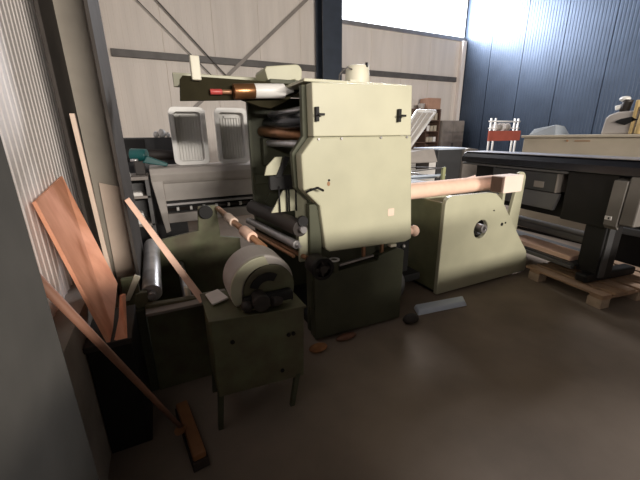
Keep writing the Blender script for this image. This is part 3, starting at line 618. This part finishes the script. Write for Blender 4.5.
# ================================================================ BACK LEFT: PLOTTER, TUBS, BENCH
pl = thing('grey_plotter', 'grey wide plotter with long feed slots standing behind the unwinding frame', 'plotter', (0.5, 4.7, 0))
MB().prism([(4.48, 1.12), (4.46, 1.20), (4.50, 1.265), (4.56, 1.28), (4.98, 1.28), (4.98, 1.08), (4.50, 1.08)], 'x', -0.10, 1.55).build('top_cover', M['pgrey'], pl, 0.01)
MB().box(0.03, 1.55, 4.52, 4.95, 0.86, 1.079).build('front_panel', M['pgrey'], pl, 0.006)
MB().box(0.03, 1.55, 4.60, 4.95, 0.62, 0.859).build('inner_core', M['black'], pl, 0)
MB().box(0.03, 1.55, 4.50, 4.60, 0.80, 0.83).build('feed_bar', M['alu'], pl, 0.004)
rb = MB().cyl((0.04, 4.56, 0.745), (1.54, 4.56, 0.745), 0.02, seg=12).build('feed_shaft', M['rubber'], pl, 0)
for k in range(9):
    MB().cyl((0.14 + k * 0.16, 4.54, 0.748), (0.17 + k * 0.16, 4.54, 0.748), 0.026, seg=14).build('feed_wheel', M['white'], rb, 0)
MB().box(0.03, 1.55, 4.50, 4.58, 0.58, 0.70).build('lower_panel', M['pgrey'], pl, 0.008)
MB().prism([(-0.10, 1.12), (0.03, 1.12), (0.035, 0.48), (-0.02, 0.46)], 'y', 4.48, 4.95).build('left_end', M['pgrey'], pl, 0.01)
MB().box(1.551, 1.68, 4.48, 4.95, 0.48, 1.14).build('right_end', M['pgrey'], pl, 0.01)
for x in (-0.03, 1.56):
    MB().box(x, x + 0.08, 4.55, 4.9, 0.0, 0.5).build('leg', M['dgrey'], pl)
for i, (x0, lab) in enumerate(((0.20, 'white ribbed plastic tub standing on end on the plotter, left of the two'), (0.74, 'white ribbed plastic tub standing on end on the plotter, right one half behind the press'))):
    tb = thing('plastic_tub', lab, 'tub', (x0 + 0.2, 4.75, 1.281), 0, 'white plastic tubs on the plotter')
    w, h, z0 = 0.43, 0.70, 1.282
    def TB(mb, prof_o, prof_i, y0, y1):
        return mb.prism(prof_o, 'y', y0, y1, [prof_i])
    MB().prism(rrect(x0, x0 + w, z0, z0 + h, 0.07), 'y', 4.64, 4.665, [rrect(x0 + 0.06, x0 + w - 0.06, z0 + 0.05, z0 + h - 0.06, 0.04)]).build('rim', M['white'], tb, 0.006)
    MB().prism(rrect(x0 + 0.045, x0 + w - 0.045, z0 + 0.035, z0 + h - 0.045, 0.05), 'y', 4.666, 4.77, [rrect(x0 + 0.06, x0 + w - 0.06, z0 + 0.05, z0 + h - 0.06, 0.04)]).build('wall', M['white'], tb, 0)
    MB().box(x0 + 0.05, x0 + w - 0.05, 4.771, 4.785, z0 + 0.04, z0 + h - 0.05).build('bottom', M['white'], tb, 0.003)
    mb = MB()
    for k in range(8):
        xx = x0 + 0.085 + k * 0.036; mb.box(xx, xx + 0.013, 4.745, 4.771, z0 + 0.06, z0 + h - 0.12)
    mb.build('ribs', M['white'], tb, 0.002)
    MB().box(x0 + 0.13, x0 + w - 0.12, 4.735, 4.771, z0 + h - 0.125, z0 + h - 0.09).build('stacking_lug', M['white'], tb, 0.006)
dc = thing('black_cabinet', 'black cabinet with a grey cylinder front behind the teal motor', 'cabinet', (-0.1, 5.7, 0))
MB().box(-0.48, 0.30, 5.5, 6.0, 0.0, 1.63).build('body', M['dgrey'], dc)
MB().cyl((-0.10, 5.42, 1.40), (0.28, 5.42, 1.38), 0.07, seg=20).build('cylinder', M['rubber'], dc, 0.006)
MB().box(-0.46, -0.12, 5.48, 5.499, 1.30, 1.61).build('door', M['black'], dc)
for i, (x, z, r) in enumerate(((0.04, 1.635, 0.035), (0.12, 1.635, 0.05), (0.20, 1.635, 0.03))):
    tag(MB().ball((x, 5.6, z + r), r * 1.1, (1, 1, 1.2)).build('white_cup', M['white'], bevel=0), ('small white cup on the black cabinet, leftmost of three', 'tallest white cup on the black cabinet, middle of three', 'smallest white cup on the black cabinet, nearest the tubs')[i], 'cup', 'cups on the black cabinet')
bn = thing('grey_bench', 'cluttered grey bench with shelves between the column and the plotter', 'bench', (-0.3, 4.4, 0))
for za, zb in ((1.16, 1.20), (0.95, 0.98), (0.62, 0.65)):
    MB().box(-0.50, -0.12, 4.3, 4.8, za, zb).build('shelf', M['steelgrey'], bn)
MB().box(-0.50, -0.14, 4.72, 4.8, 0.65, 1.16).box(-0.5, -0.46, 4.3, 4.8, 0, 1.16).box(-0.16, -0.12, 4.3, 4.8, 0, 1.16).build('frame', M['mgrey'], bn)
tmo = thing('teal_motor', 'dark teal electric motor lying on the grey bench', 'motor', (-0.08, 4.62, 1.20))
MB().cyl((-0.27, 4.66, 1.43), (-0.10, 4.60, 1.42), 0.075, seg=22).build('body', M['teal'], tmo, 0.012)
MB().hexa([(-0.16, 4.50, 1.34), (-0.10, 4.50, 1.42), (-0.10, 4.62, 1.42), (-0.16, 4.62, 1.34)], [(0.10, 4.50, 1.285), (0.12, 4.50, 1.32), (0.12, 4.62, 1.32), (0.10, 4.62, 1.285)]).build('arm', M['teal'], tmo, 0.01)
MB().box(-0.25, -0.14, 4.52, 4.68, 1.20, 1.36).build('foot', M['rubber'], tmo, 0.01)
MB().cyl((-0.28, 4.56, 1.37), (-0.20, 4.54, 1.37), 0.018, seg=12).build('shaft', M['chrome'], tmo, 0)
for i, (x0, x1, z, dz, lab) in enumerate(((-0.44, -0.29, 1.20, 0.07, 'white packet on top of the grey bench beside the teal motor'), (-0.42, -0.20, 0.98, 0.05, 'white packet on the middle shelf of the grey bench'), (-0.44, -0.22, 0.65, 0.16, 'white bag on the lowest shelf of the grey bench'))):
    tag(MB().hexa([(x0, 4.31, z), (x1, 4.31, z), (x1, 4.5, z), (x0, 4.5, z)], [(x0 + .01, 4.33, z + dz), (x1 - .01, 4.32, z + dz * .8), (x1 - .02, 4.48, z + dz * .8), (x0 + .02, 4.48, z + dz)]).build('white_packet', M['paper'], bevel=0.008), lab, 'packet')
